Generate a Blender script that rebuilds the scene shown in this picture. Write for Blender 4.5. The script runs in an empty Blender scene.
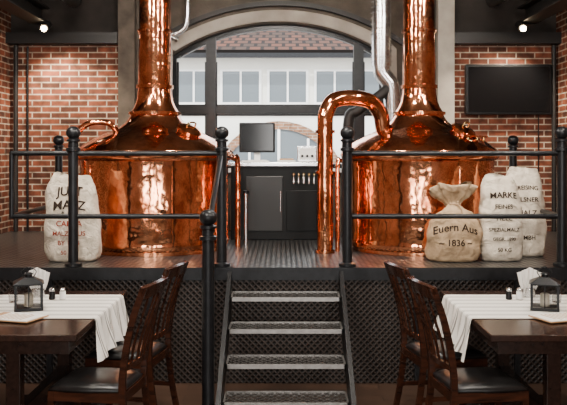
import bpy, bmesh, math, random
from mathutils import Vector, Matrix
from mathutils.bvhtree import BVHTree
random.seed(4)
S = bpy.context.scene
COL = S.collection
H = 1.72      # camera height
PZ = 0.87     # platform height

# ------------------------------------------------------------------ materials
def new_mat(name):
    m = bpy.data.materials.new(name); m.use_nodes = True
    nt = m.node_tree
    return m, nt, nt.nodes["Principled BSDF"]

def mat(name, col, rough=0.5, metal=0.0, nscale=0, namt=0.15, bump=0, bscale=60, emit=None, estr=0, spec=.5):
    m, nt, b = new_mat(name)
    b.inputs["Base Color"].default_value = (*col, 1)
    b.inputs["Roughness"].default_value = rough
    b.inputs["Metallic"].default_value = metal
    b.inputs["Specular IOR Level"].default_value = spec
    if emit:
        b.inputs["Emission Color"].default_value = (*emit, 1)
        b.inputs["Emission Strength"].default_value = estr
    tc = nt.nodes.new("ShaderNodeTexCoord")
    if nscale:
        n = nt.nodes.new("ShaderNodeTexNoise"); n.inputs["Scale"].default_value = nscale
        n.inputs["Detail"].default_value = 6
        nt.links.new(tc.outputs["Object"], n.inputs["Vector"])
        r = nt.nodes.new("ShaderNodeValToRGB")
        r.color_ramp.elements[0].position = .3; r.color_ramp.elements[1].position = .7
        r.color_ramp.elements[0].color = (*[c*(1-namt) for c in col], 1)
        r.color_ramp.elements[1].color = (*[min(1, c*(1+namt)) for c in col], 1)
        nt.links.new(n.outputs["Fac"], r.inputs["Fac"])
        nt.links.new(r.outputs["Color"], b.inputs["Base Color"])
    if bump:
        n2 = nt.nodes.new("ShaderNodeTexNoise"); n2.inputs["Scale"].default_value = bscale
        nt.links.new(tc.outputs["Object"], n2.inputs["Vector"])
        bp = nt.nodes.new("ShaderNodeBump"); bp.inputs["Strength"].default_value = bump
        bp.inputs["Distance"].default_value = .01
        nt.links.new(n2.outputs["Fac"], bp.inputs["Height"])
        nt.links.new(bp.outputs["Normal"], b.inputs["Normal"])
    return m

def brick_mat(name, axis="X", c1=(.19,.055,.028), c2=(.045,.019,.013), mortar=(.40,.33,.26), w=.205, h=.066):
    m, nt, b = new_mat(name)
    tc = nt.nodes.new("ShaderNodeTexCoord")
    sp = nt.nodes.new("ShaderNodeSeparateXYZ"); cb = nt.nodes.new("ShaderNodeCombineXYZ")
    nt.links.new(tc.outputs["Object"], sp.inputs[0])
    nt.links.new(sp.outputs[axis], cb.inputs["X"]); nt.links.new(sp.outputs["Z"], cb.inputs["Y"])
    br = nt.nodes.new("ShaderNodeTexBrick")
    br.inputs["Scale"].default_value = 1
    br.inputs["Brick Width"].default_value = w; br.inputs["Row Height"].default_value = h
    br.inputs["Mortar Size"].default_value = .007; br.inputs["Mortar Smooth"].default_value = .1
    br.inputs["Bias"].default_value = -.15
    br.inputs["Color1"].default_value = (*c1, 1); br.inputs["Color2"].default_value = (*c2, 1)
    br.inputs["Mortar"].default_value = (*mortar, 1)
    nt.links.new(cb.outputs[0], br.inputs["Vector"])
    n = nt.nodes.new("ShaderNodeTexNoise"); n.inputs["Scale"].default_value = 9; n.inputs["Detail"].default_value = 8
    nt.links.new(cb.outputs[0], n.inputs["Vector"])
    r = nt.nodes.new("ShaderNodeValToRGB")
    r.color_ramp.elements[0].position = .3; r.color_ramp.elements[0].color = (.45,.45,.45,1)
    r.color_ramp.elements[1].position = .7; r.color_ramp.elements[1].color = (1.4,1.35,1.3,1)
    nt.links.new(n.outputs["Fac"], r.inputs["Fac"])
    mx = nt.nodes.new("ShaderNodeMix"); mx.data_type = "RGBA"; mx.blend_type = "MULTIPLY"; mx.inputs[0].default_value = 1
    nt.links.new(br.outputs["Color"], mx.inputs[6]); nt.links.new(r.outputs["Color"], mx.inputs[7])
    nt.links.new(mx.outputs[2], b.inputs["Base Color"])
    b.inputs["Roughness"].default_value = .8
    b.inputs["Specular IOR Level"].default_value = .25
    bp = nt.nodes.new("ShaderNodeBump"); bp.inputs["Strength"].default_value = .6; bp.inputs["Distance"].default_value = .01
    bp.invert = True
    nt.links.new(br.outputs["Fac"], bp.inputs["Height"]); nt.links.new(bp.outputs["Normal"], b.inputs["Normal"])
    return m

def copper_mat(name):
    m, nt, b = new_mat(name)
    tc = nt.nodes.new("ShaderNodeTexCoord")
    mp = nt.nodes.new("ShaderNodeMapping"); mp.inputs["Scale"].default_value = (1,1,.6)
    nt.links.new(tc.outputs["Object"], mp.inputs[0])
    n = nt.nodes.new("ShaderNodeTexNoise"); n.inputs["Scale"].default_value = 6; n.inputs["Detail"].default_value = 8
    n.inputs["Roughness"].default_value = .68
    nt.links.new(mp.outputs[0], n.inputs["Vector"])
    r = nt.nodes.new("ShaderNodeValToRGB")
    r.color_ramp.elements[0].position = .37; r.color_ramp.elements[0].color = (.40,.115,.045,1)
    r.color_ramp.elements[1].position = .56; r.color_ramp.elements[1].color = (.95,.40,.20,1)
    nt.links.new(n.outputs["Fac"], r.inputs["Fac"]); nt.links.new(r.outputs["Color"], b.inputs["Base Color"])
    b.inputs["Metallic"].default_value = 1
    mr = nt.nodes.new("ShaderNodeMapRange"); mr.inputs[1].default_value=.3; mr.inputs[2].default_value=.65
    mr.inputs[3].default_value = .17; mr.inputs[4].default_value = .07
    nt.links.new(n.outputs["Fac"], mr.inputs[0]); nt.links.new(mr.outputs[0], b.inputs["Roughness"])
    v = nt.nodes.new("ShaderNodeTexNoise"); v.inputs["Scale"].default_value = 7; v.inputs["Detail"].default_value = 2
    nt.links.new(tc.outputs["Object"], v.inputs["Vector"])
    bp = nt.nodes.new("ShaderNodeBump"); bp.inputs["Strength"].default_value = .24; bp.inputs["Distance"].default_value = .03
    nt.links.new(v.outputs["Fac"], bp.inputs["Height"]); nt.links.new(bp.outputs["Normal"], b.inputs["Normal"])
    return m

def plate_mat(name, c1, c2, scale=26, metal=.7, rough=.42, vertical=False, lo=.25, hi=.6, lattice=False):
    """raised lozenge tread plate"""
    m, nt, b = new_mat(name)
    tc = nt.nodes.new("ShaderNodeTexCoord")
    mp = nt.nodes.new("ShaderNodeMapping")
    nt.links.new(tc.outputs["Object"], mp.inputs[0])
    if vertical: mp.inputs["Rotation"].default_value = (math.radians(90), 0, 0)
    def wave(rot):
        mp2 = nt.nodes.new("ShaderNodeMapping"); mp2.inputs["Rotation"].default_value = (0,0,math.radians(rot))
        nt.links.new(mp.outputs[0], mp2.inputs[0])
        w = nt.nodes.new("ShaderNodeTexWave"); w.inputs["Scale"].default_value = scale/3.14
        nt.links.new(mp2.outputs[0], w.inputs["Vector"]); return w
    a, c = wave(45), wave(-45)
    mu = nt.nodes.new("ShaderNodeMath"); mu.operation = "MAXIMUM" if lattice else "MULTIPLY"
    nt.links.new(a.outputs["Fac"], mu.inputs[0]); nt.links.new(c.outputs["Fac"], mu.inputs[1])
    r = nt.nodes.new("ShaderNodeValToRGB")
    r.color_ramp.elements[0].position = lo; r.color_ramp.elements[0].color = (*c1,1)
    r.color_ramp.elements[1].position = hi; r.color_ramp.elements[1].color = (*c2,1)
    nt.links.new(mu.outputs[0], r.inputs["Fac"]); nt.links.new(r.outputs["Color"], b.inputs["Base Color"])
    b.inputs["Metallic"].default_value = metal; b.inputs["Roughness"].default_value = rough
    b.inputs["Specular IOR Level"].default_value = .3
    bp = nt.nodes.new("ShaderNodeBump"); bp.inputs["Strength"].default_value = .5; bp.inputs["Distance"].default_value = .006
    nt.links.new(mu.outputs[0], bp.inputs["Height"]); nt.links.new(bp.outputs["Normal"], b.inputs["Normal"])
    return m

def stripe_mat(name):
    m, nt, b = new_mat(name)
    tc = nt.nodes.new("ShaderNodeTexCoord"); sp = nt.nodes.new("ShaderNodeSeparateXYZ")
    nt.links.new(tc.outputs["Object"], sp.inputs[0])
    mm = nt.nodes.new("ShaderNodeMath"); mm.operation = "MULTIPLY"; mm.inputs[1].default_value = 8
    fr = nt.nodes.new("ShaderNodeMath"); fr.operation = "FRACT"
    nt.links.new(sp.outputs["Y"], mm.inputs[0]); nt.links.new(mm.outputs[0], fr.inputs[0])
    r = nt.nodes.new("ShaderNodeValToRGB"); r.color_ramp.interpolation = "CONSTANT"
    e = r.color_ramp.elements
    e[0].position = 0; e[0].color = (.72,.69,.64,1); e[1].position = .50; e[1].color = (.16,.145,.13,1)
    for p, c in ((.60,(.72,.69,.64,1)),(.72,(.26,.235,.21,1)),(.82,(.72,.69,.64,1))):
        x = e.new(p); x.color = c
    nt.links.new(fr.outputs[0], r.inputs["Fac"]); nt.links.new(r.outputs["Color"], b.inputs["Base Color"])
    b.inputs["Roughness"].default_value = .9
    return m

def wood_mat(name, c1, c2, rough=.3, sc=(2,14,14)):
    m, nt, b = new_mat(name)
    tc = nt.nodes.new("ShaderNodeTexCoord"); mp = nt.nodes.new("ShaderNodeMapping")
    mp.inputs["Scale"].default_value = sc
    nt.links.new(tc.outputs["Object"], mp.inputs[0])
    n = nt.nodes.new("ShaderNodeTexNoise"); n.inputs["Scale"].default_value = 3; n.inputs["Detail"].default_value = 8
    n.inputs["Distortion"].default_value = .6
    nt.links.new(mp.outputs[0], n.inputs["Vector"])
    r = nt.nodes.new("ShaderNodeValToRGB")
    r.color_ramp.elements[0].position = .3; r.color_ramp.elements[0].color = (*c1,1)
    r.color_ramp.elements[1].position = .7; r.color_ramp.elements[1].color = (*c2,1)
    nt.links.new(n.outputs["Fac"], r.inputs["Fac"]); nt.links.new(r.outputs["Color"], b.inputs["Base Color"])
    b.inputs["Roughness"].default_value = rough
    b.inputs["Specular IOR Level"].default_value = .35
    return m

def plank_mat(name):
    m, nt, b = new_mat(name)
    tc = nt.nodes.new("ShaderNodeTexCoord")
    br = nt.nodes.new("ShaderNodeTexBrick"); br.inputs["Scale"].default_value = 1
    br.inputs["Brick Width"].default_value = 1.4; br.inputs["Row Height"].default_value = .14
    br.inputs["Mortar Size"].default_value = .003
    br.inputs["Color1"].default_value = (.060,.032,.020,1); br.inputs["Color2"].default_value = (.035,.019,.012,1)
    br.inputs["Mortar"].default_value = (.01,.007,.005,1)
    nt.links.new(tc.outputs["Object"], br.inputs["Vector"])
    nt.links.new(br.outputs["Color"], b.inputs["Base Color"]); b.inputs["Roughness"].default_value = .35
    return m

def roof_mat(name):
    m, nt, b = new_mat(name)
    tc = nt.nodes.new("ShaderNodeTexCoord")
    br = nt.nodes.new("ShaderNodeTexBrick"); br.inputs["Scale"].default_value = 1
    br.inputs["Brick Width"].default_value = .30; br.inputs["Row Height"].default_value = .42
    br.inputs["Mortar Size"].default_value = .04
    br.inputs["Color1"].default_value = (.085,.035,.022,1); br.inputs["Color2"].default_value = (.040,.026,.020,1)
    br.inputs["Mortar"].default_value = (.010,.008,.007,1)
    nt.links.new(tc.outputs["Object"], br.inputs["Vector"])
    nt.links.new(br.outputs["Color"], b.inputs["Base Color"]); b.inputs["Roughness"].default_value = .95
    b.inputs["Specular IOR Level"].default_value = .1
    return m

def burlap_mat(name, col):
    m, nt, b = new_mat(name)
    tc = nt.nodes.new("ShaderNodeTexCoord")
    n = nt.nodes.new("ShaderNodeTexNoise"); n.inputs["Scale"].default_value = 14; n.inputs["Detail"].default_value = 8
    nt.links.new(tc.outputs["Object"], n.inputs["Vector"])
    r = nt.nodes.new("ShaderNodeValToRGB")
    r.color_ramp.elements[0].position = .3; r.color_ramp.elements[0].color = (*[c*.68 for c in col],1)
    r.color_ramp.elements[1].position = .7; r.color_ramp.elements[1].color = (*[c*1.12 for c in col],1)
    nt.links.new(n.outputs["Fac"], r.inputs["Fac"]); nt.links.new(r.outputs["Color"], b.inputs["Base Color"])
    b.inputs["Roughness"].default_value = .95
    b.inputs["Specular IOR Level"].default_value = .1
    n2 = nt.nodes.new("ShaderNodeTexNoise"); n2.inputs["Scale"].default_value = 12; n2.inputs["Detail"].default_value = 7
    n2.inputs["Distortion"].default_value = .8
    nt.links.new(tc.outputs["Object"], n2.inputs["Vector"])
    bp = nt.nodes.new("ShaderNodeBump"); bp.inputs["Strength"].default_value = .9; bp.inputs["Distance"].default_value = .04
    nt.links.new(n2.outputs["Fac"], bp.inputs["Height"]); nt.links.new(bp.outputs["Normal"], b.inputs["Normal"])
    return m

M_BRICK = brick_mat("brick_x", "X"); M_BRICKY = brick_mat("brick_y", "Y")
M_COPPER = copper_mat("copper")
M_IRON = mat("dark_iron", (.010,.0105,.012), .33, .3, 20, .3, spec=.35)
M_STEEL = mat("steel", (.66,.66,.66), .25, 1, 12, .15)
M_STEEL2 = mat("grating_steel", (.20,.19,.18), .36, .85, 30, .25)
M_NOSE = mat("nosing_steel", (.32,.305,.29), .34, .8, 30, .15)
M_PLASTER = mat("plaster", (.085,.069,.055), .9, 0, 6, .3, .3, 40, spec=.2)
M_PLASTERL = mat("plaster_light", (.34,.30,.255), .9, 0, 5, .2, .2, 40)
M_DARKP = mat("plaster_dark", (.03,.025,.022), .9, 0, 5, .25, spec=.2)
M_CEIL = mat("ceiling_paint", (.13,.115,.10), .9, 0, 4, .15)
M_FRONTW = mat("front_wall_paint", (.05,.035,.026), .9, 0, 4, .15)
M_BEAM = mat("beam_steel", (.022,.020,.019), .45, .3, spec=.3)
M_FLOOR = plank_mat("floor_planks")
M_PLATE = plate_mat("tread_plate", (.020,.020,.021), (.34,.33,.32), scale=17, metal=.75, rough=.30)
M_PANEL = plate_mat("fascia_plate", (.006,.0048,.0042), (.045,.033,.027), scale=30, metal=.4, rough=.38, vertical=True, lo=.55, hi=.98, lattice=True)
M_WOOD = wood_mat("dark_wood", (.012,.005,.003), (.050,.016,.008), .20, (14,2,14))
M_TABLE = wood_mat("table_wood", (.014,.007,.005), (.034,.016,.011), .20, (14,2,14))
M_LEATHER = mat("black_leather", (.007,.0065,.0065), .28, 0, 20, .2, .15, 120, spec=.4)
M_BLACK = mat("black_plastic", (.004,.004,.0045), .35, spec=.25)
M_SCREEN = mat("screen_glass", (.003,.003,.0035), .12, spec=.35)
M_CAB = mat("cabinet_paint", (.005,.005,.005), .4, 0, spec=.15)
M_CABD = mat("cabinet_door", (.016,.0145,.0135), .3, .1, spec=.3)
M_WHITE = mat("white_paint", (.80,.79,.76), .6, 0, 3, .05)
M_PAPER = mat("paper", (.74,.72,.68), .8)
M_CARD = mat("menu_card", (.40,.22,.10), .6)
M_NAP = mat("napkin", (.82,.80,.76), .95)
M_RUN = stripe_mat("runner_cloth")
M_ROOF = roof_mat("roof_tiles")
M_FACADE = mat("facade_stucco", (.76,.74,.66), .9, 0, 1.5, .05)
M_FWIN = mat("facade_glass", (.12,.14,.15), .2)
M_EXBR = brick_mat("facade_brick", "X", (.26,.13,.07), (.17,.09,.055), (.3,.25,.2))
M_GROUND = mat("paving", (.30,.28,.26), .9, 0, 3, .2)
M_SACK = burlap_mat("burlap_light", (.58,.50,.40))
M_SACK2 = burlap_mat("burlap_brown", (.40,.28,.17))
M_INK = mat("sack_ink", (.025,.017,.013), .9, spec=.1)
M_INKR = mat("sack_ink_red", (.22,.035,.02), .9, spec=.1)
M_ROPE = mat("rope", (.28,.18,.10), .9)
M_BRASS = mat("brass", (.75,.52,.22), .25, 1)
M_BULB = mat("bulb", (1,.9,.7), .5, emit=(1,.78,.5), estr=40)
M_CANDLE = mat("candle_wax", (.82,.76,.62), .6)
m, nt, b = new_mat("clear_glass"); M_GLASS = m
b.inputs["Transmission Weight"].default_value = 1; b.inputs["Roughness"].default_value = 0; b.inputs["IOR"].default_value = 1.2

# ------------------------------------------------------------------ helpers
def group(name, loc=(0,0,0), rotz=0):
    e = bpy.data.objects.new(name, None); e.empty_display_size = .1
    e.location = loc; e.rotation_euler = (0,0,rotz); COL.objects.link(e); return e

def mobj(name, verts, faces, material, parent=None, smooth=False, bevel=0):
    me = bpy.data.meshes.new(name); me.from_pydata([tuple(v) for v in verts], [], faces)
    bm = bmesh.new(); bm.from_mesh(me); bmesh.ops.recalc_face_normals(bm, faces=bm.faces); bm.to_mesh(me); bm.free()
    me.materials.append(material)
    if smooth:
        for p in me.polygons: p.use_smooth = True
    o = bpy.data.objects.new(name, me); COL.objects.link(o)
    if parent: o.parent = parent
    if bevel:
        md = o.modifiers.new("bev", "BEVEL"); md.width = bevel; md.segments = 2; md.limit_method = "ANGLE"
    return o

BF = [(0,1,2,3),(7,6,5,4),(0,4,5,1),(1,5,6,2),(2,6,7,3),(3,7,4,0)]
def bverts(x0,x1,y0,y1,z0,z1):
    return [(x0,y0,z0),(x1,y0,z0),(x1,y1,z0),(x0,y1,z0),(x0,y0,z1),(x1,y0,z1),(x1,y1,z1),(x0,y1,z1)]
def box(name, x0,x1,y0,y1,z0,z1, material, parent=None, bevel=0):
    return mobj(name, bverts(x0,x1,y0,y1,z0,z1), BF, material, parent, False, bevel)
def boxes(name, lst, material, parent=None, bevel=0):
    vs, fs = [], []
    for q in lst:
        k = len(vs); vs += bverts(*q); fs += [tuple(i+k for i in f) for f in BF]
    return mobj(name, vs, fs, material, parent, False, bevel)

def lathe(name, prof, c, material, parent=None, seg=48, smooth=True, axis="Z"):
    vs, fs = [], []
    n = len(prof)
    for r, z in prof:
        for i in range(seg):
            a = 2*math.pi*i/seg
            p = (r*math.cos(a), r*math.sin(a), z)
            if axis == "Y": p = (p[0], p[2], p[1])
            if axis == "X": p = (p[2], p[0], p[1])
            vs.append((c[0]+p[0], c[1]+p[1], c[2]+p[2]))
    for j in range(n-1):
        for i in range(seg):
            k = (i+1) % seg
            fs.append((j*seg+i, j*seg+k, (j+1)*seg+k, (j+1)*seg+i))
    fs.append(tuple(range(seg))); fs.append(tuple((n-1)*seg+i for i in range(seg)))
    o = mobj(name, vs, fs, material, parent, smooth)
    if smooth:
        try: o.data.set_sharp_from_angle(angle=math.radians(40))
        except Exception: pass
    return o

def smooth_pts(pts, n=8):
    P = [Vector(p) for p in pts]; out = []
    Q = [2*P[0]-P[1]] + P + [2*P[-1]-P[-2]]
    for i in range(1, len(Q)-2):
        p0,p1,p2,p3 = Q[i-1:i+3]
        for k in range(n):
            t = k/n
            out.append(.5*((2*p1)+(p2-p0)*t+(2*p0-5*p1+4*p2-p3)*t*t+(3*p1-p0-3*p2+p3)*t**3))
    out.append(P[-1]); return out

def sweep(name, pts, section, material, parent=None, side=None, smooth=False, closed=False):
    P = [Vector(p) for p in pts]; n = len(P); m_ = len(section)
    vs, fs = [], []
    prev = None
    for i in range(n):
        if closed: t = (P[(i+1)%n]-P[i-1]).normalized()
        else: t = (P[min(i+1,n-1)]-P[max(i-1,0)]).normalized()
        if side is not None:
            s = Vector(side); s = (s - t*s.dot(t)).normalized()
        else:
            if prev is None:
                s = t.orthogonal().normalized()
            else:
                s = (prev - t*prev.dot(t)).normalized()
            prev = s
        u = s.cross(t)
        for a, b_ in section:
            vs.append(P[i] + s*a + u*b_)
    lim = n if closed else n-1
    for i in range(lim):
        i2 = (i+1) % n
        for j in range(m_):
            k = (j+1) % m_
            fs.append((i*m_+j, i*m_+k, i2*m_+k, i2*m_+j))
    if not closed:
        fs.append(tuple(range(m_))); fs.append(tuple((n-1)*m_+j for j in range(m_)))
    return mobj(name, vs, fs, material, parent, smooth)

def circ(r, n=16): return [(r*math.cos(2*math.pi*i/n), r*math.sin(2*math.pi*i/n)) for i in range(n)]
def rect(a, b): return [(-a/2,-b/2),(a/2,-b/2),(a/2,b/2),(-a/2,b/2)]
def tube(name, pts, r, material, parent=None, sm=0, n=16):
    if sm: pts = smooth_pts(pts, sm)
    o = sweep(name, pts, circ(r, n), material, parent, smooth=True)
    try: o.data.set_sharp_from_angle(angle=math.radians(50))
    except Exception: pass
    return o
def sphere_prof(r, zc=0, n=12):
    return [(max(1e-4, r*math.sin(math.pi*i/n)), zc - r*math.cos(math.pi*i/n)) for i in range(n+1)]

# ------------------------------------------------------------------ room shell
YB = 9.3
box("floor", -3.01,3.01,-3,YB,-.1,0, M_FLOOR)
box("ceiling", -3.05,3.05,-3.2,9.6,3.75,3.85, M_CEIL)
box("wall_left", -3.2,-3.01,-3.2,9.7,0,3.75, M_BRICKY)
box("wall_right", 3.01,3.2,-3.2,9.7,0,3.75, M_BRICKY)
box("wall_front", -3.01,3.01,-3.2,-3.0,0,3.75, M_FRONTW)
wb = group("wall_back")
box("brick_left", -3.01,-1.75,YB,YB+.3,.0,2.92, M_BRICK, wb)
box("brick_right", 1.87,3.01,YB,YB+.3,.0,2.92, M_BRICK, wb)
box("upper_left", -3.01,-1.75,YB+.02,YB+.3,2.92,3.75, M_DARKP, wb)
box("upper_right", 1.87,3.01,YB+.02,YB+.3,2.92,3.75, M_DARKP, wb)
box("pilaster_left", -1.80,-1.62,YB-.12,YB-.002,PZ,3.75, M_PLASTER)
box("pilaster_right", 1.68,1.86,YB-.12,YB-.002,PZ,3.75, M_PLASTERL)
# centre wall with arched opening
cx, hw, zs, zsp, rise = -.05, 1.19, 1.56, 2.81, .36
R = (hw*hw+rise*rise)/(2*rise)
def arch_z(x, off=0):
    return zsp + rise - R + math.sqrt(max(0,(R+off)**2-(x-cx)**2))
NA = 40
xs = [cx-hw+2*hw*i/NA for i in range(NA+1)]
vs, fs = [], []
for i in range(NA):
    a, b2 = xs[i], xs[i+1]; za, zb = arch_z(a), arch_z(b2); k = len(vs)
    vs += [(a,YB,za),(b2,YB,zb),(b2,YB+.35,zb),(a,YB+.35,za),(a,YB,3.75),(b2,YB,3.75),(b2,YB+.35,3.75),(a,YB+.35,3.75)]
    fs += [tuple(t+k for t in f) for f in BF]
for qq in [(-1.75,cx-hw,YB,YB+.35,0,3.75),(cx+hw,1.87,YB,YB+.35,0,3.75),(cx-hw,cx+hw,YB,YB+.35,0,zs)]:
    k = len(vs); vs += bverts(*qq); fs += [tuple(t+k for t in f) for f in BF]
mobj("arch_wall", vs, fs, M_PLASTER, wb)
def arch_line(off, y, z0=None, n=40, ext=0):
    pts = []
    th = math.asin(min(1, hw/R))+ext
    for i in range(n+1):
        a = -th+2*th*i/n
        pts.append((cx+(R+off)*math.sin(a), y, zsp+rise-R+(R+off)*math.cos(a)))
    return pts
sweep("trim_1", [(cx-hw-.06,YB-.02,zs)]+arch_line(.07, YB-.02)+[(cx+hw+.06,YB-.02,zs)], rect(.06,.12), M_PLASTERL, None, side=(0,1,0))
sweep("trim_2", arch_line(.20, YB-.03, ext=.06), rect(.08,.05), M_BEAM, None, side=(0,1,0))
box("trim_3", cx-hw-.05,cx+hw+.05,YB-.1,YB+.30,zs-.04,zs, M_WHITE)
# window
w1 = group("window_1")
yf = YB+.16
sweep("frame_outer", [(cx-hw+.03,yf,zs)]+arch_line(-.03,yf)+[(cx+hw-.03,yf,zs)], rect(.07,.06), M_IRON, w1, side=(0,1,0))
for i, X in enumerate((-.81,.84)):
    box("mullion_%d"%(i+1), X-.055,X+.055,yf-.05,yf+.05,zs,arch_z(X)-.01, M_IRON, w1)
box("transom", cx-hw+.03,cx+hw-.03,yf-.04,yf+.04,2.17,2.25, M_IRON, w1)
for i,(xa,xb) in enumerate(((cx-hw+.05,-.86),(-.76,.79),(.89,cx+hw-.05))):
    boxes("sash_%d"%(i+1), [(xa,xb,yf-.02,yf+.02,2.25,2.275),(xa,xb,yf-.02,yf+.02,2.145,2.17),(xa,xb,yf-.02,yf+.02,zs,zs+.05),
        (xa,xa+.02,yf-.02,yf+.02,zs,2.75),(xb-.02,xb,yf-.02,yf+.02,zs,2.75)], M_IRON, w1)
# made-up window frames behind the viewer, around lights added for copper reflections
for i, X in enumerate((-2.0,0,2.0)):
    g = group("window_%d"%(i+2))
    boxes("casing", [(X-.56,X-.48,-3.0,-2.93,.7,3.0),(X+.48,X+.56,-3.0,-2.93,.7,3.0),(X-.56,X+.56,-3.0,-2.93,2.92,3.0),(X-.60,X+.60,-3.0,-2.88,.66,.74),(X-.02,X+.02,-2.99,-2.93,.74,2.92),(X-.48,X+.48,-2.99,-2.93,2.15,2.19)], M_WHITE, g)

box("beam_left", -3.01,-1.8,YB-.16,YB,2.92,3.04, M_BEAM)
box("beam_right", 1.86,3.01,YB-.16,YB,2.92,3.04, M_BEAM)
for sx, nm in ((-1,"left"),(1,"right")):
    g = group("ceiling_beam")
    x = sx*2.62
    boxes("flanges", [(x-.10,x+.10,4.0,9.1,3.12,3.14),(x-.10,x+.10,4.0,9.1,3.28,3.30),(x-.012,x+.012,4.0,9.1,3.14,3.28)], M_BEAM, g)
    boxes("hangers", [(x-.02,x+.02,y-.02,y+.02,3.3,3.75) for y in (4.5,6.5,8.8)], M_BEAM, g)
    g = group("ventilation_pipe")
    tube("pipe", [(sx*2.30,5.0,3.40),(sx*2.30,9.28,3.40)], .07, M_STEEL2, g)
    boxes("straps", [(sx*2.30-.01,sx*2.30+.01,y-.015,y+.015,3.46,3.75) for y in (6,7.4,8.8)], M_BEAM, g)
    g = group("track_spotlight")
    fx, fy, fz = sx*2.53, 9.0, 3.06
    box("bracket", fx-.02,fx+.02,fy-.02,fy+.02,fz+.03,3.12, M_BEAM, g)
    tube("can", [(fx,fy+.06,fz+.05),(fx,fy-.08,fz-.01)], .045, M_BEAM, g)
    lathe("bulb", sphere_prof(.032), (fx,fy-.09,fz-.015), M_BULB, g, 16)
    g = group("conduit_pipe")
    X = -2.93 if sx<0 else 2.96
    tube("pipe", [(X,9.24,PZ+.004),(X,9.24,2.91)], .025, M_BEAM, g)
    if sx<0: tube("thin_pipe", [(X+.12,9.27,PZ+.004),(X+.12,9.27,2.9)], .012, M_IRON, g)

# ------------------------------------------------------------------ platform & stairs
pf = group("raised_platform")
box("deck", -3.005,3.005,6.3,YB-.005,PZ-.06,PZ, M_PLATE, pf)
box("edge_angle", -3.005,3.005,6.285,6.30,PZ-.09,PZ+.004, M_IRON, pf)
box("fascia", -3.005,3.005,6.33,6.38,0,PZ-.06, M_PANEL, pf)
boxes("fascia_ribs", [(x-.02,x+.02,6.30,6.33,0,PZ-.09) for x in (-2.5,-1.75,-1.0,1.0,1.75,2.5)], M_IRON, pf)
st = group("metal_staircase")
XL, XR = -.38, .41
def clipline(x0,y0,dx,dy,xa,xb,ya,yb):
    t0,t1=-1e9,1e9
    for p,d,a,b_ in ((x0,dx,xa,xb),(y0,dy,ya,yb)):
        u,v=(a-p)/d,(b_-p)/d
        if u>v:u,v=v,u
        t0=max(t0,u);t1=min(t1,v)
    return (t0,t1) if t1-t0>.01 else None
for k in range(1,5):
    z = PZ-k*.175; y0 = 6.3-k*.26; y1 = y0+.27
    boxes("nosing_%d"%k, [(XL,XR,y0,y0+.012,z-.030,z),(XL,XR,y1-.012,y1,z-.03,z),(XL,XL+.012,y0,y1,z-.03,z),(XR-.012,XR,y0,y1,z-.03,z)], M_NOSE, st)
    vs, fs = [], []
    for sgn in (1,-1):
        c0 = -1.2
        while c0 < 1.2:
            cl = clipline(c0, y0+.01, sgn*.62, .785, XL, XR, y0+.01, y1)
            if cl:
                pa = Vector((c0+sgn*.62*cl[0], y0+.01+.785*cl[0], z-.012)); pb = Vector((c0+sgn*.62*cl[1], y0+.01+.785*cl[1], z-.012))
                d = (pb-pa).normalized(); s = Vector((-d.y,d.x,0))*.0038; u = Vector((0,0,.004))
                kk = len(vs)
                vs += [pa-s-u,pa+s-u,pb+s-u,pb-s-u,pa-s+u,pa+s+u,pb+s+u,pb-s+u]
                fs += [tuple(i+kk for i in f) for f in BF]
            c0 += .052
    mobj("tread_%d"%k, vs, fs, M_STEEL2, st)
for i,(x0,x1) in enumerate(((XL-.035,XL-.005),(XR+.005,XR+.035))):
    pr = [(6.28,PZ-.02),(6.28,PZ-.32),(5.16,0),(4.98,0),(4.98,.10)]
    vs = [(x0,y,z) for y,z in pr]+[(x1,y,z) for y,z in pr]; n=len(pr)
    fs = [tuple(range(n)), tuple(range(2*n-1,n-1,-1))]+[(j,(j+1)%n,(j+1)%n+n,j+n) for j in range(n)]
    mobj("stringer_%d"%(i+1), vs, fs, M_BLACK, st)

def post(name, x, y, z0, z1, r, g):
    prof = [(r*1.7,z0),(r*1.7,z0+.02),(r,z0+.03),(r,z1-.19),(r*1.4,z1-.185),(r*1.4,z1-.165),(r,z1-.16),(r,z1-.12),(r*1.35,z1-.115),(r*1.35,z1-.10),(r*.55,z1-.09)]
    prof += [(max(1e-4, r*1.45*math.sin(a)), z1-.05 -.05*math.cos(a)) for a in [math.pi*(.14+.86*i/11) for i in range(12)]]
    lathe(name, prof, (x,y,0), M_IRON, g, 24)
RZ = (1.725, 1.25)
YR = 6.37; Z0 = PZ+.006
rl = group("platform_railing")
for i,x in enumerate((-1.586,-.466)):
    post("post_%d"%(i+1), x, YR, Z0, 1.93, .038, rl)
for j, z in enumerate(RZ):
    tube("rail_%d"%(j+1), [(-2.05,YR,z),(-.466,YR,z)], .019, M_IRON, rl)
tube("end_loop", [(-2.05,YR,RZ[0]),(-2.05,YR,RZ[1])], .019, M_IRON, rl)
sh = group("stair_handrail")
post("newel", -.462, 5.18, 0, 1.38, .038, sh)
tube("handrail", [(-.47,6.31,1.70),(-.462,5.18,1.25)], .018, M_IRON, sh)
ru = group("side_railing")
post("back_post", -2.13, 8.0, Z0, 1.90, .036, ru)
for j, z in enumerate(RZ):
    tube("side_rail_%d"%(j+1), [(-2.06,YR+.03,z),(-2.13,8.0,z)], .019, M_IRON, ru)
rr = group("platform_railing")
post("post_1", .481, YR, Z0, 1.93, .038, rr); post("post_2", 2.10, YR, Z0, 1.93, .038, rr)
for j, z in enumerate(RZ):
    tube("rail_%d"%(j+1), [(.481,YR,z),(3.0,YR,z)], .019, M_IRON, rr)
ru = group("side_railing")
post("back_post", 2.175, 8.0, Z0, 1.90, .036, ru)
for j, z in enumerate(RZ):
    tube("side_rail_%d"%(j+1), [(2.11,YR+.05,z),(2.175,8.0,z)], .019, M_IRON, ru)

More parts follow.
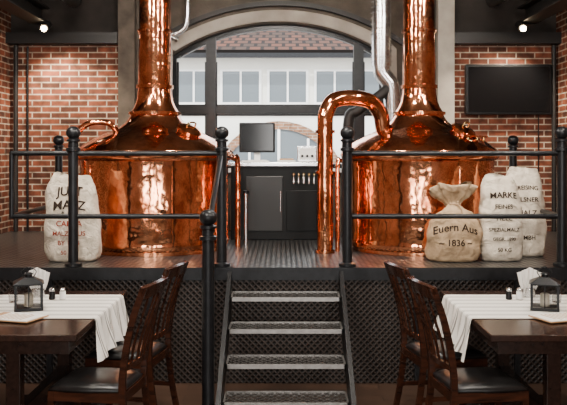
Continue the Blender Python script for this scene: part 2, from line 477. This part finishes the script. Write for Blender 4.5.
# ------------------------------------------------------------------ copper kettles
def adopt(o, g):
    o.parent = g; o.matrix_parent_inverse = Matrix.Translation(-g.location)
def kettle(cxk, cyk, hatch_side):
    g = group("copper_brewing_kettle", (cxk,cyk,0))
    B = PZ+.001
    body = [(.60,B),(.60,PZ+.03),(.655,PZ+.05),(.665,PZ+.10),(.655,PZ+.12),(.655,1.60),(.66,1.66),(.69,1.675),(.70,1.69),(.70,1.735),(.69,1.75)]
    dome = [(.69,1.75),(.67,1.768),(.62,1.808),(.55,1.850),(.47,1.888),(.39,1.922),(.33,1.952),(.28,1.985),(.245,2.02),(.225,2.05),(.22,2.065),(.235,2.07),(.235,2.095),(.21,2.10),(.185,2.14),(.165,2.19),(.155,2.25),(.15,2.30)]
    stack = [(.15,2.30),(.165,2.305),(.165,2.335),(.148,2.34),(.142,2.8),(.155,2.805),(.155,2.83),(.142,2.835),(.140,3.745)]
    lathe("body", body, (0,0,0), M_COPPER, g, 96)
    lathe("dome", dome, (0,0,0), M_COPPER, g, 96)
    lathe("vapour_stack", stack, (0,0,0), M_COPPER, g, 64)
    vs, fs = [], []
    for i in range(60):
        a = 2*math.pi*i/60
        for (u,v,w) in ((0,0,-.009),(.0,.009,0),(0,0,.009),(0,-.009,0),(.008,0,0)):
            vs.append(((.70+u)*math.cos(a)-v*math.sin(a), (.70+u)*math.sin(a)+v*math.cos(a), 1.712+w))
        k = i*5; fs += [(k,k+1,k+4),(k+1,k+2,k+4),(k+2,k+3,k+4),(k+3,k,k+4)]
    mobj("rivets", vs, fs, M_COPPER, g, True)
    hx, hy = .33*hatch_side, -.27
    hc = Vector((hx,hy,1.905)); nrm = Vector((hx,hy,.75)).normalized()
    rot = nrm.to_track_quat("Z","Y")
    h = lathe("hatch_lid", [(.10,-.03),(.10,.02),(.112,.022),(.112,.035),(.09,.05),(.05,.062),(.001,.066)], (0,0,0), M_COPPER, g, 32)
    h.rotation_mode = "QUATERNION"; h.rotation_quaternion = rot; h.location = hc
    hh = tube("hatch_handle", [(-.05,0,.05),(-.04,0,.095),(.04,0,.095),(.05,0,.05)], .008, M_BRASS, g, 5, 8)
    hh.rotation_mode = "QUATERNION"; hh.rotation_quaternion = rot; hh.location = hc
    for i, a in enumerate((-2.4,-1.2,.2)):
        x, y = math.cos(a)*.657, math.sin(a)*.657
        tube("seam_%d"%(i+1), [(x,y,PZ+.12),(x,y,1.62)], .005, M_COPPER, g, 0, 6)
    return g
KL = (-1.152,7.57); KR = (1.215,7.57)
kl = kettle(*KL, 1); kr = kettle(*KR, 1)
adopt(tube("overflow_pipe", [(-1.42,7.35,1.87),(-1.50,7.3,1.98),(-1.62,7.28,1.995),(-1.72,7.28,1.96),(-1.79,7.28,1.86),(-1.81,7.28,1.60),(-1.81,7.28,PZ+.002)], .026, M_COPPER, None, 6), kl)
adopt(tube("riser_pipe_1", [(-.42,7.75,PZ+.002),(-.42,7.75,1.62),(-.45,7.72,1.68),(-.52,7.70,1.70)], .026, M_COPPER, None, 4), kl)
adopt(tube("riser_pipe_2", [(-.35,7.85,PZ+.002),(-.35,7.85,1.35)], .016, M_STEEL, None), kl)
adopt(lathe("riser_valve", [(.001,1.35),(.03,1.352),(.03,1.38),(.001,1.385)], (-.35,7.85,0), M_IRON, None, 16), kl)
adopt(tube("riser_pipe_1", [(.47,7.35,PZ+.002),(.47,7.35,1.60),(.50,7.38,1.66),(.56,7.40,1.66)], .020, M_COPPER, None, 4), kr)
for i,(x,y) in enumerate(((1.56,7.14),(1.66,7.24),(1.75,7.38))):
    adopt(tube("valve_stem_%d"%(i+1), [(x,y,1.74),(x,y,1.86)], .012, M_BRASS, None, 0, 10), kr)
    adopt(lathe("valve_wheel_%d"%(i+1), [(.001,1.86),(.035,1.862),(.04,1.87),(.035,1.878),(.001,1.88)], (x,y,0), M_COPPER, None, 20), kr)
adopt(tube("valve_manifold", [(1.52,7.10,1.80),(1.66,7.23,1.80),(1.77,7.42,1.80)], .014, M_COPPER, None, 4, 10), kr)
# swan-neck pipe belongs to the right kettle
pts = [(.357,7.25,PZ+.002),(.357,7.25,1.4),(.357,7.25,1.92),(.365,7.255,2.06),(.42,7.28,2.17),(.52,7.32,2.205),(.66,7.36,2.205),(.78,7.42,2.17),(.855,7.45,2.07),(.88,7.47,1.95),(.90,7.48,1.86)]
adopt(tube("swan_neck_pipe", pts, .068, M_COPPER, None, 8, 24), kr)
for i,z in enumerate((PZ+.002,1.55,1.90)):
    adopt(lathe("swan_neck_collar_%d"%(i+1), [(.06,z),(.085,z),(.085,z+.025),(.06,z+.025)], (.357,7.25,0), M_COPPER, None, 32), kr)

# steel ducts behind right kettle
g = group("steel_flue_duct")
X = 1.01; Y = 8.7
prof = []
for i in range(20):
    z = 2.62+i*.056; prof += [(.10,z),(.10,z+.045),(.110,z+.048),(.110,z+.053)]
lathe("duct", prof, (X,Y,0), M_STEEL, g, 32)
tube("elbow", [(X,Y,2.66),(X+.005,Y,2.56),(X+.06,Y,2.48),(X+.10,Y,2.40),(X+.11,Y,2.1),(X+.11,Y,PZ+.002)], .088, M_STEEL, g, 6, 24)
tube("branch", [(X+.10,Y-.02,2.42),(X-.05,Y-.05,2.30),(X-.25,Y-.05,2.16),(X-.35,Y-.05,2.0),(X-.36,Y-.05,PZ+.002)], .055, M_BEAM, g, 6)
g = group("steel_supply_pipe")
tube("pipe", [(-1.14,9.12,2.95),(-1.22,9.12,3.00),(-1.10,9.12,3.05),(-1.04,9.12,3.2),(-1.04,9.12,3.74)], .03, M_STEEL, g, 6)

# ------------------------------------------------------------------ control counter + monitor
CB = PZ+.002
g = group("control_cabinet")
box("carcass", -.52,.36,8.34,8.85,CB,1.60, M_CAB, g, .006)
box("worktop", -.55,.39,8.30,8.90,1.60,1.635, M_STEEL, g, .004)
for i,(x,wd,zt) in enumerate(((-.50,.10,1.55),(-.38,.38,1.50),(.02,.32,1.36))):
    box("door_panel_%d"%(i+1), x+.01,x+wd-.01,8.325,8.34,PZ+.09,zt, M_CABD if i==1 else M_CAB, g, .004)
tube("pull", [(-.03,8.315,1.15),(-.03,8.315,1.35)], .006, M_STEEL, g, 0, 8)
for i in range(5):
    x = .10+i*.05
    tube("tap_%d"%(i+1), [(x,8.33,1.50),(x,8.28,1.49),(x,8.275,1.43)], .007, M_STEEL, g, 0, 8)
    lathe("tap_knob_%d"%(i+1), sphere_prof(.012), (x,8.28,1.52), M_BRASS, g, 12)
g = group("computer_monitor")
box("screen_housing", -.445,-.085,8.46,8.50,1.735,2.035, M_BLACK, g, .01)
box("display", -.425,-.105,8.452,8.462,1.755,2.018, M_SCREEN, g)
box("neck", -.295,-.235,8.50,8.53,1.66,1.85, M_WHITE, g)
box("foot", -.36,-.17,8.42,8.60,1.636,1.66, M_WHITE, g, .006)
g = group("paper_stack")
box("sheets", -.06,.12,8.44,8.62,1.636,1.66, M_PAPER, g)
box("folder", -.04,.10,8.46,8.60,1.66,1.675, M_CARD, g)
g = group("computer_keyboard")
box("base", -.42,-.14,8.31,8.41,1.636,1.650, M_PAPER, g, .004)
boxes("keys", [(-.41+i*.022,-.392+i*.022,8.318+j*.022,8.336+j*.022,1.65,1.656) for i in range(12) for j in range(4)], M_WHITE, g)
g = group("stainless_control_box")
box("housing", .14,.34,8.55,8.75,1.636,1.80, M_STEEL, g, .01)
box("face_plate", .16,.32,8.54,8.55,1.66,1.78, M_WHITE, g)
for i in range(3): lathe("knob_%d"%(i+1), [(.014,0),(.012,-.02),(.001,-.02)], (.19+i*.05,8.54,1.70), M_BLACK, g, 14, axis="Y")

# TV
g = group("television")
box("housing", 1.985,2.925,9.20,9.26,2.15,2.70, M_BLACK, g, .008)
box("display", 2.015,2.895,9.192,9.202,2.185,2.67, M_SCREEN, g)
box("mount", 2.3,2.6,9.26,9.298,2.3,2.55, M_BEAM, g)
tube("cable", [(2.80,9.25,2.2),(2.80,9.27,2.0),(2.80,9.28,1.0)], .006, M_BLACK, g, 4, 8)

# ------------------------------------------------------------------ malt sacks
def sack(x, y, w, d, h, material, tied=False, texts=(), seed=0, rot=0):
    rnd = random.Random(seed)
    g = group("malt_sack", (x,y,PZ+.004), rot)
    if tied:
        ks = [(0,.80,.8),(.03,.93,.93),(.15,1,1),(.35,1,1),(.52,.92,.92),(.64,.68,.7),(.71,.36,.4),(.76,.22,.28),(.80,.30,.34),(.88,.56,.5),(.96,.74,.6),(1.0,.80,.62)]
    else:
        ks = [(0,.84,.8),(.03,.94,.93),(.12,1,1),(.35,.99,1),(.6,.95,.93),(.78,.91,.80),(.88,.86,.60),(.95,.78,.34),(1.0,.70,.12)]
    N = 56; R_ = 44; vs, fs = [], []
    def interp(t):
        for a,b_ in zip(ks, ks[1:]):
            if t <= b_[0]:
                u = (t-a[0])/(b_[0]-a[0]); u = u*u*(3-2*u)
                return a[1]+(b_[1]-a[1])*u, a[2]+(b_[2]-a[2])*u
        return ks[-1][1], ks[-1][2]
    ph = [rnd.uniform(0,6.28) for _ in range(8)]
    for j in range(R_+1):
        t = j/R_; fw, fd = interp(t)
        for i in range(N):
            a = 2*math.pi*i/N
            ca, sa = math.cos(a), math.sin(a); p = .72
            ux = math.copysign(abs(ca)**p, ca); uy = math.copysign(abs(sa)**p, sa)
            wob = 1+.035*math.sin(3*a+ph[0]+4*t)+.026*math.sin(5*a+ph[1]-9*t)+.020*math.sin(10*t*2+ph[2]+2*a)+.012*math.sin(9*a+ph[6]+15*t)
            if tied and t > .5: wob += .12*math.sin(11*a+ph[3])*min(1,(t-.5)*4)
            sag = .022*math.sin(2*a+ph[4])*t+.014*math.sin(a+ph[7])*t
            vs.append((ux*w/2*fw*wob, uy*d/2*fd*wob, t*h + sag + (.02*math.sin(4*a+ph[5]) if tied and t>.9 else 0)))
    for j in range(R_):
        for i in range(N):
            k=(i+1)%N; fs.append((j*N+i,j*N+k,(j+1)*N+k,(j+1)*N+i))
    fs.append(tuple(range(N))); fs.append(tuple(R_*N+i for i in range(N)))
    o = mobj("bag", vs, fs, material, g, True)
    if tied:
        pts = [(w/2*.26*math.cos(a), d/2*.33*math.sin(a), .76*h) for a in [2*math.pi*i/24 for i in range(24)]]
        sweep("tie_cord", pts, circ(.010,8), M_ROPE, g, closed=True, smooth=True)
        tube("cord_end", [(.03,-d*.17,.76*h),(.05,-d*.30,.70*h),(.06,-d*.42,.60*h)], .006, M_ROPE, g, 4, 8)
    bvh = BVHTree.FromPolygons([v.co[:] for v in o.data.vertices], [tuple(p.vertices) for p in o.data.polygons])
    for n_,(txt, size, zc, curve, mi) in enumerate(texts):
        cu = bpy.data.curves.new("txt","FONT"); cu.body = txt; cu.size = size; cu.align_x = "CENTER"; cu.offset = size*.016
        to = bpy.data.objects.new("txt_tmp", cu); COL.objects.link(to)
        bpy.context.view_layer.update()
        me = bpy.data.meshes.new_from_object(to.evaluated_get(bpy.context.evaluated_depsgraph_get()))
        bpy.data.objects.remove(to)
        bm = bmesh.new(); bm.from_mesh(me)
        bmesh.ops.triangulate(bm, faces=bm.faces)
        for _ in range(2):
            long = [e for e in bm.edges if e.calc_length() > size*.2]
            if long: bmesh.ops.subdivide_edges(bm, edges=long, cuts=1)
            bmesh.ops.triangulate(bm, faces=bm.faces)
        for v in bm.verts:
            u, z = v.co.x, v.co.y
            z = zc*h + z - curve*(u*u)*4
            hit = bvh.ray_cast(Vector((u,-2,z)), Vector((0,1,0)))
            yy = hit[0].y if hit[0] else -d*.4
            v.co = (u, yy-.006, z)
        bm.to_mesh(me); bm.free()
        me.materials.clear(); me.materials.append(mi)
        t = bpy.data.objects.new("lettering_%d"%(n_+1), me); COL.objects.link(t); t.parent = g
    return g
T1 = [("JUST",.100,.78,.2,M_INK),("MALZ",.100,.62,.2,M_INK),("*  *  *",.05,.54,0,M_INK),("CAMBA",.060,.42,0,M_INKR),("MALZHAUS",.050,.31,0,M_INKR),("BY 1864",.050,.20,0,M_INKR),("50 KG",.045,.09,0,M_INKR)]
T2 = [("Euern Aus",.084,.42,.3,M_INK),("~ 1836 ~",.070,.22,0,M_INK)]
T3 = [("MARKE",.066,.76,.2,M_INK),("FEINES",.048,.63,0,M_INK),("HELL",.058,.49,0,M_INK),("SPEZIALMALZ",.040,.36,0,M_INK),("GEGR. 1890",.036,.25,0,M_INK),("50 KG",.042,.12,0,M_INK)]
T4 = [("FREISING",.048,.78,.2,M_INK),("PILSNER",.052,.64,0,M_INK),("MALZ",.062,.48,0,M_INK),("GMBH",.05,.2,0,M_INK)]
sack(-1.68,6.73,.44,.26,.67,M_SACK,False,T1,1)
sack(1.35,6.72,.43,.28,.59,M_SACK2,True,T2,2,-.04)
sack(1.73,6.75,.34,.24,.66,M_SACK,False,T3,3,.05)
sack(2.01,7.05,.34,.22,.71,M_SACK,False,T4,4,-.05)

# ------------------------------------------------------------------ tables
def table(sx):
    g = group("dining_table")
    xa, xb = sorted((sx*1.11, sx*1.95))
    box("top", xa,xb,4.52,6.0,.712,.75, M_TABLE, g, .006)
    boxes("apron", [(xa+.06,xb-.06,4.60,4.625,.63,.712),(xa+.06,xb-.06,5.895,5.92,.63,.712),(xa+.06,xa+.085,4.625,5.895,.63,.712),(xb-.085,xb-.06,4.625,5.895,.63,.712)], M_TABLE, g)
    xm = sx*1.50
    boxes("pedestals", [(xm-.04,xm+.04,4.68,4.76,.06,.712),(xm-.04,xm+.04,5.75,5.83,.06,.712),(xm-.30,xm+.30,4.68,4.76,0,.06),(xm-.30,xm+.30,5.75,5.83,0,.06),(xm-.03,xm+.03,4.76,5.75,.20,.28)], M_TABLE, g, .004)
    g2 = group("table_runner")
    N = 64
    path = [(1.958,.55),(1.956,.70),(1.95,.753)]+[(1.95-.84*i/12,.7535) for i in range(1,12)]+[(1.113,.7535),(1.104,.748),(1.100,.735),(1.095,.69),(1.086,.63),(1.076,.575),(1.066,.52)]
    vs, fs = [], []
    for k,(px,pz) in enumerate(path):
        hang = max(0,(.75-pz))/.25 if px < 1.12 else 0
        for i in range(N+1):
            t = i/N; y = 4.96+.84*t
            y += (t-.70)*.16*hang
            wv = .022*hang*math.sin(t*26+sx)+.008*hang*math.sin(t*57)
            zz = pz + (.0 if hang==0 else .014*hang*math.sin(t*5))
            vs.append((sx*(px-wv-.014*hang if hang else px), y, zz))
    for k in range(len(path)-1):
        for i in range(N):
            fs.append((k*(N+1)+i,k*(N+1)+i+1,(k+1)*(N+1)+i+1,(k+1)*(N+1)+i))
    mobj("cloth", vs, fs, M_RUN, g2, True)
table(-1); table(1)

def lantern(x,y):
    g = group("candle_lantern", (x,y,.756), .3 if x<0 else -.3)
    a = .078
    boxes("frame", [(-a-.008,a+.008,-a-.008,a+.008,0,.018)]+[(sx*a-.007,sx*a+.007,sy*a-.007,sy*a+.007,.018,.165) for sx in (-1,1) for sy in (-1,1)]
        +[(-a,a,sy*a-.004,sy*a+.004,.155,.165) for sy in (-1,1)]+[(sx*a-.004,sx*a+.004,-a,a,.155,.165) for sx in (-1,1)]
        +[(-.003,.003,sy*a-.003,sy*a+.003,.018,.16) for sy in (-1,1)], M_IRON, g)
    vs = [(-a-.015,-a-.015,.165),(a+.015,-a-.015,.165),(a+.015,a+.015,.165),(-a-.015,a+.015,.165),(-.03,-.03,.200),(.03,-.03,.200),(.03,.03,.200),(-.03,.03,.200)]
    mobj("roof", vs, BF, M_IRON, g)
    lathe("chimney", [(.022,.20),(.022,.215),(.03,.218),(.015,.228),(.001,.230)], (0,0,0), M_IRON, g, 20)
    tube("handle", [(-.03,0,.20),(-.045,0,.235),(0,0,.262),(.045,0,.235),(.03,0,.20)], .003, M_IRON, g, 5, 8)
    lathe("candle", [(.028,.018),(.028,.095),(.02,.10),(.001,.098)], (0,0,0), M_CANDLE, g, 24)
    tube("wick", [(0,0,.098),(0,0,.112)], .002, M_BLACK, g, 0, 6)
    boxes("panes", [(-a+.006,a-.006,sy*a-.001,sy*a+.001,.02,.155) for sy in (-1,1)]+[(sx*a-.001,sx*a+.001,-a+.006,a-.006,.02,.155) for sx in (-1,1)], M_GLASS, g)
lantern(-1.585,5.25); lantern(1.625,5.25)

def napkin(x,y,z=.756):
    g = group("folded_napkin", (x,y,z))
    vs=[]; fs=[]; N=12
    for i in range(N+1):
        a = -.9+1.8*i/N
        for (t,r_,zz) in ((0,.03,0),(1,.075,.10),(2,.10,.20)):
            rr_ = r_*(1+.25*(i%2))
            vs.append((rr_*math.sin(a), -rr_*math.cos(a)*.5+.02, zz*(1-.25*abs(a)) ))
    for i in range(N):
        for t in range(2):
            fs.append((i*3+t,(i+1)*3+t,(i+1)*3+t+1,i*3+t+1))
    o = mobj("cloth_fan", vs, fs, M_NAP, g)
    md = o.modifiers.new("s","SOLIDIFY"); md.thickness=.004
    lathe("holder", [(.04,0),(.045,.005),(.045,.055),(.04,.06)], (0,0,0), M_STEEL, g, 20)
napkin(-1.66,5.72); napkin(1.66,5.72)
def shakers(x,y):
    g = group("salt_and_pepper_shakers", (x,y,.756))
    for i,dx in enumerate((-.035,.035)):
        lathe("jar_%d"%(i+1), [(.018,0),(.022,.005),(.019,.055)], (dx,0,0), M_WHITE if i else M_BLACK, g, 16)
        lathe("cap_%d"%(i+1), [(.020,.055),(.020,.068),(.010,.078),(.001,.079)], (dx,0,0), M_STEEL, g, 16)
shakers(-1.50,5.60); shakers(1.53,5.60)
def glass(x,y,z=.756):
    g = group("drinking_glass",(x,y,z))
    lathe("tumbler", [(.028,0),(.033,.09),(.031,.09),(.026,.006),(.001,.006)], (0,0,0), M_GLASS, g, 24)
glass(-1.76,5.50); glass(1.78,5.50)
def menu(x,y,rot):
    g = group("menu_card",(x,y,.757), rot)
    box("cover", -.11,.11,-.16,.16,0,.006, M_CARD, g)
    box("page", -.105,.105,-.152,.152,.006,.010, M_PAPER, g)
    boxes("print", [(-.09,.09,.09,.14,.010,.0115)]+[(-.08,.06+.02*(i%2),.06-i*.026,.068-i*.026,.010,.0112) for i in range(7)], M_CARD, g)
menu(-1.58,4.96,1.25); menu(1.64,4.96,-1.25)
g = group("paper_placemat",(-1.80,4.78,.752),.1); box("sheet",-.10,.08,-.15,.15,0,.003,M_PAPER,g)
g = group("paper_placemat",(1.84,4.76,.752),-.1); box("sheet",-.06,.08,-.15,.15,0,.003,M_PAPER,g)

# ------------------------------------------------------------------ chairs
def chair(x,y,rot):
    g = group("dining_chair",(x,y,0),rot)
    g.scale = (1,1,1.02)
    W=.190
    for i,sx in enumerate((-1,1)):
        pts = smooth_pts([(sx*W,-.27,0),(sx*W,-.225,.22),(sx*W,-.20,.45),(sx*W,-.212,.62),(sx*(W+.002),-.255,.82),(sx*(W+.004),-.32,1.0)],5)
        sweep("back_leg_%d"%(i+1), pts, rect(.026,.034), M_WOOD, g, side=(1,0,0))
        sweep("front_leg_%d"%(i+1), [(sx*(W-.005),.205,0),(sx*W,.19,.45)], rect(.032,.032), M_WOOD, g, side=(1,0,0))
        box("side_stretcher_%d"%(i+1), sx*W-.010,sx*W+.010,-.22,.19,.20,.225, M_WOOD, g)
        box("side_rail_%d"%(i+1), sx*W-.012,sx*W+.012,-.20,.19,.40,.45, M_WOOD, g)
    box("front_rail", -W,W,.178,.202,.40,.45, M_WOOD, g)
    box("rear_rail", -W,W,-.212,-.188,.40,.45, M_WOOD, g)
    box("cross_stretcher", -W,W,-.01,.012,.202,.223, M_WOOD, g)
    bow = lambda u, k: -k*(1-(u/W)**2)
    pts = [(u,-.31+bow(u,.035),.970+.010*(1-(u/W)**2)) for u in [(-W-.016)+(2*W+.032)*i/16 for i in range(17)]]
    sweep("crest_rail", pts, rect(.070,.022), M_WOOD, g, side=(0,-.36,1))
    pts = [(u,-.212+bow(u,.018),.58) for u in [-W+2*W*i/12 for i in range(13)]]
    sweep("lower_back_rail", pts, rect(.03,.018), M_WOOD, g, side=(0,0,1))
    for i in range(4):
        u = -W*.62+2*W*.62*i/3
        pts = smooth_pts([(u,-.212+bow(u,.018),.58),(u,-.228+bow(u,.026),.70),(u,-.262+bow(u,.032),.82),(u,-.302+bow(u,.035),.945)],4)
        sweep("slat_%d"%(i+1), pts, rect(.020,.010), M_WOOD, g, side=(1,0,0))
    N=12; vs=[]; fs=[]
    for j in range(N+1):
        for i in range(N+1):
            u=-1+2*i/N; v=-1+2*j/N
            z = .462+.036*(max(0,1-u**4)*max(0,1-v**4))**.5
            wd = .212-(.018 if v<0 else 0)*(-v)
            vs.append((u*wd*(1-.05*v*v*abs(u)), .005+v*.210*(1-.04*u*u), z))
    n0=len(vs)
    for j in range(N):
        for i in range(N):
            a=j*(N+1)+i; fs.append((a,a+1,a+N+2,a+N+1))
    per=[i for i in range(N+1)]+[j*(N+1)+N for j in range(1,N+1)]+[N*(N+1)+i for i in range(N-1,-1,-1)]+[j*(N+1) for j in range(N-1,0,-1)]
    for p in per: vs.append((vs[p][0]*.97,vs[p][1]*.97,.447))
    L=len(per)
    for i in range(L): fs.append((per[i],per[(i+1)%L],n0+(i+1)%L,n0+i))
    fs.append(tuple(n0+i for i in range(L)))
    mobj("seat_cushion", vs, fs, M_LEATHER, g, True)
r = math.radians
chair(-1.02,4.66,r(82)); chair(-.985,5.38,r(80))
chair(1.07,4.66,r(-82)); chair(1.02,5.38,r(-80))

# ------------------------------------------------------------------ outside
g = group("neighbouring_building")
YF = 18
box("facade", -9,9,YF,YF+.4,-.1,3.83, M_FACADE, g)
ro = mobj("roof", [(-9.5,0,-.05),(9.5,0,-.05),(9.5,3.7,-.05),(-9.5,3.7,-.05),(-9.5,0,.05),(9.5,0,.05),(9.5,3.7,.05),(-9.5,3.7,.05)], BF, M_ROOF, g)
ro.location = (0,YF-.35,3.85); ro.rotation_euler = (math.atan2(1,3.4),0,0)
box("gutter", -9.5,9.5,YF-.50,YF-.38,3.72,3.82, M_IRON, g)
box("string_course", -9,9,YF-.08,YF,2.58,2.68, M_WHITE, g)
L=[];Fr=[]
x=-8.3
while x<8:
    L.append((x,x+.78,YF-.03,YF,2.82,3.48)); Fr += [(x+.37,x+.41,YF-.05,YF-.03,2.82,3.48),(x-.05,x,YF-.05,YF,2.78,3.52),(x+.78,x+.83,YF-.05,YF,2.78,3.52),(x,x+.78,YF-.05,YF,3.48,3.52),(x,x+.78,YF-.05,YF,2.78,2.82)]
    x+=1.0
boxes("upper_windows", L, M_FWIN, g); boxes("window_frames", Fr, M_WHITE, g)
for i,xc in enumerate((-7.1,-3.6,-.1,3.4,6.9)):
    vs=[];fs=[];n=20
    for j in range(n+1):
        a=math.pi*j/n
        for rr_ in (1.25,1.42):
            for y in (YF-.06,YF):
                vs.append((xc-rr_*math.cos(a),y,1.0+rr_*math.sin(a)))
    for j in range(n):
        k=j*4; fs += [(k,k+2,k+6,k+4),(k+1,k+5,k+7,k+3),(k,k+4,k+5,k+1),(k+2,k+3,k+7,k+6)]
    mobj("brick_arch_%d"%(i+1), vs, fs, M_EXBR, g)
    gl = [(xc-1.25*math.cos(math.pi*j/n),YF-.02,1.0+1.25*math.sin(math.pi*j/n)) for j in range(n+1)]+[(xc+1.25,YF-.02,-.1),(xc-1.25,YF-.02,-.1)]
    mobj("arch_opening_%d"%(i+1), gl, [tuple(range(len(gl)))], M_FWIN, g)
    boxes("arch_bars_%d"%(i+1), [(xc-.03,xc+.03,YF-.05,YF-.02,-.1,2.25),(xc-1.2,xc+1.2,YF-.05,YF-.02,1.0,1.06),(xc-.65,xc-.60,YF-.05,YF-.02,-.1,2.05),(xc+.60,xc+.65,YF-.05,YF-.02,-.1,2.05)], M_WHITE, g)
box("ground_outside", -30,30,9.7,60,-.2,-.1, M_GROUND)

# ------------------------------------------------------------------ light
w = bpy.data.worlds.new("World"); S.world = w; w.use_nodes = True
bg = w.node_tree.nodes["Background"]; bg.inputs[0].default_value = (.95,.97,1,1); bg.inputs[1].default_value = 6.0
def area(name, loc, target, size, sizey, power, col):
    l = bpy.data.lights.new(name,"AREA"); l.shape="RECTANGLE"; l.size=size; l.size_y=sizey; l.energy=power; l.color=col
    o = bpy.data.objects.new(name,l); o.location=loc; COL.objects.link(o)
    o.rotation_euler = (Vector(target)-Vector(loc)).to_track_quat("-Z","Y").to_euler()
    return o
def spot(name, loc, target, power, col, ang, size):
    l = bpy.data.lights.new(name,"SPOT"); l.energy=power; l.color=col; l.spot_size=math.radians(ang); l.spot_blend=.7; l.shadow_soft_size=size
    o = bpy.data.objects.new(name,l); o.location=loc; COL.objects.link(o)
    o.rotation_euler = (Vector(target)-Vector(loc)).to_track_quat("-Z","Y").to_euler()
warm=(1,.92,.82)
area("ceiling_light_dining", (-1.2,3.4,3.7),(-1.2,3.9,0),.4,.4,115,warm)
area("ceiling_light_dining", (1.2,3.4,3.7),(1.2,3.9,0),.4,.4,115,warm)
area("ceiling_light_deck", (-2.2,5.8,3.7),(-1.5,8.0,1),.25,1.0,165,warm)
area("ceiling_light_deck", (2.2,5.8,3.7),(1.7,8.0,1),.25,1.0,165,warm)
area("ceiling_light_deck", (0,6.0,3.7),(0,7.6,.8),.4,.4,150,warm)
for X in (-2.0,0,2.0):  # added area lights on a closed wall, for bright streaks on the copper
    area("window_daylight", (X,-2.94,1.83),(X*.6,6,1.3),.94,2.1,115,(1,.97,.93))
for X,T in ((-.7,-1.3),(.75,1.3),(-1.9,-1.2),(1.9,1.3)):  # unseen spots added to give the kettles crisp highlights
    spot("kettle_spotlight", (X,4.6,3.65),(T,7.2,1.5),190,(1,.93,.82),38,.07)
for sx in (-1,1):
    spot("wall_spotlight", (sx*2.53,8.80,3.0),(sx*2.3,9.3,1.6),210,(1,.86,.66),105,.04)
sl = bpy.data.lights.new("sun","SUN"); sl.energy=5; sl.angle=.02; so=bpy.data.objects.new("sun",sl); COL.objects.link(so)
so.rotation_euler = Vector((.4,.8,-.9)).to_track_quat("-Z","Y").to_euler()

# ------------------------------------------------------------------ camera
c = bpy.data.cameras.new("camera"); c.sensor_width=36; c.lens=53.6; c.shift_y=-.0855; c.clip_start=.05
co = bpy.data.objects.new("camera",c); co.location=(0,0,H); co.rotation_euler=(math.radians(90),0,0); COL.objects.link(co)
S.camera = co
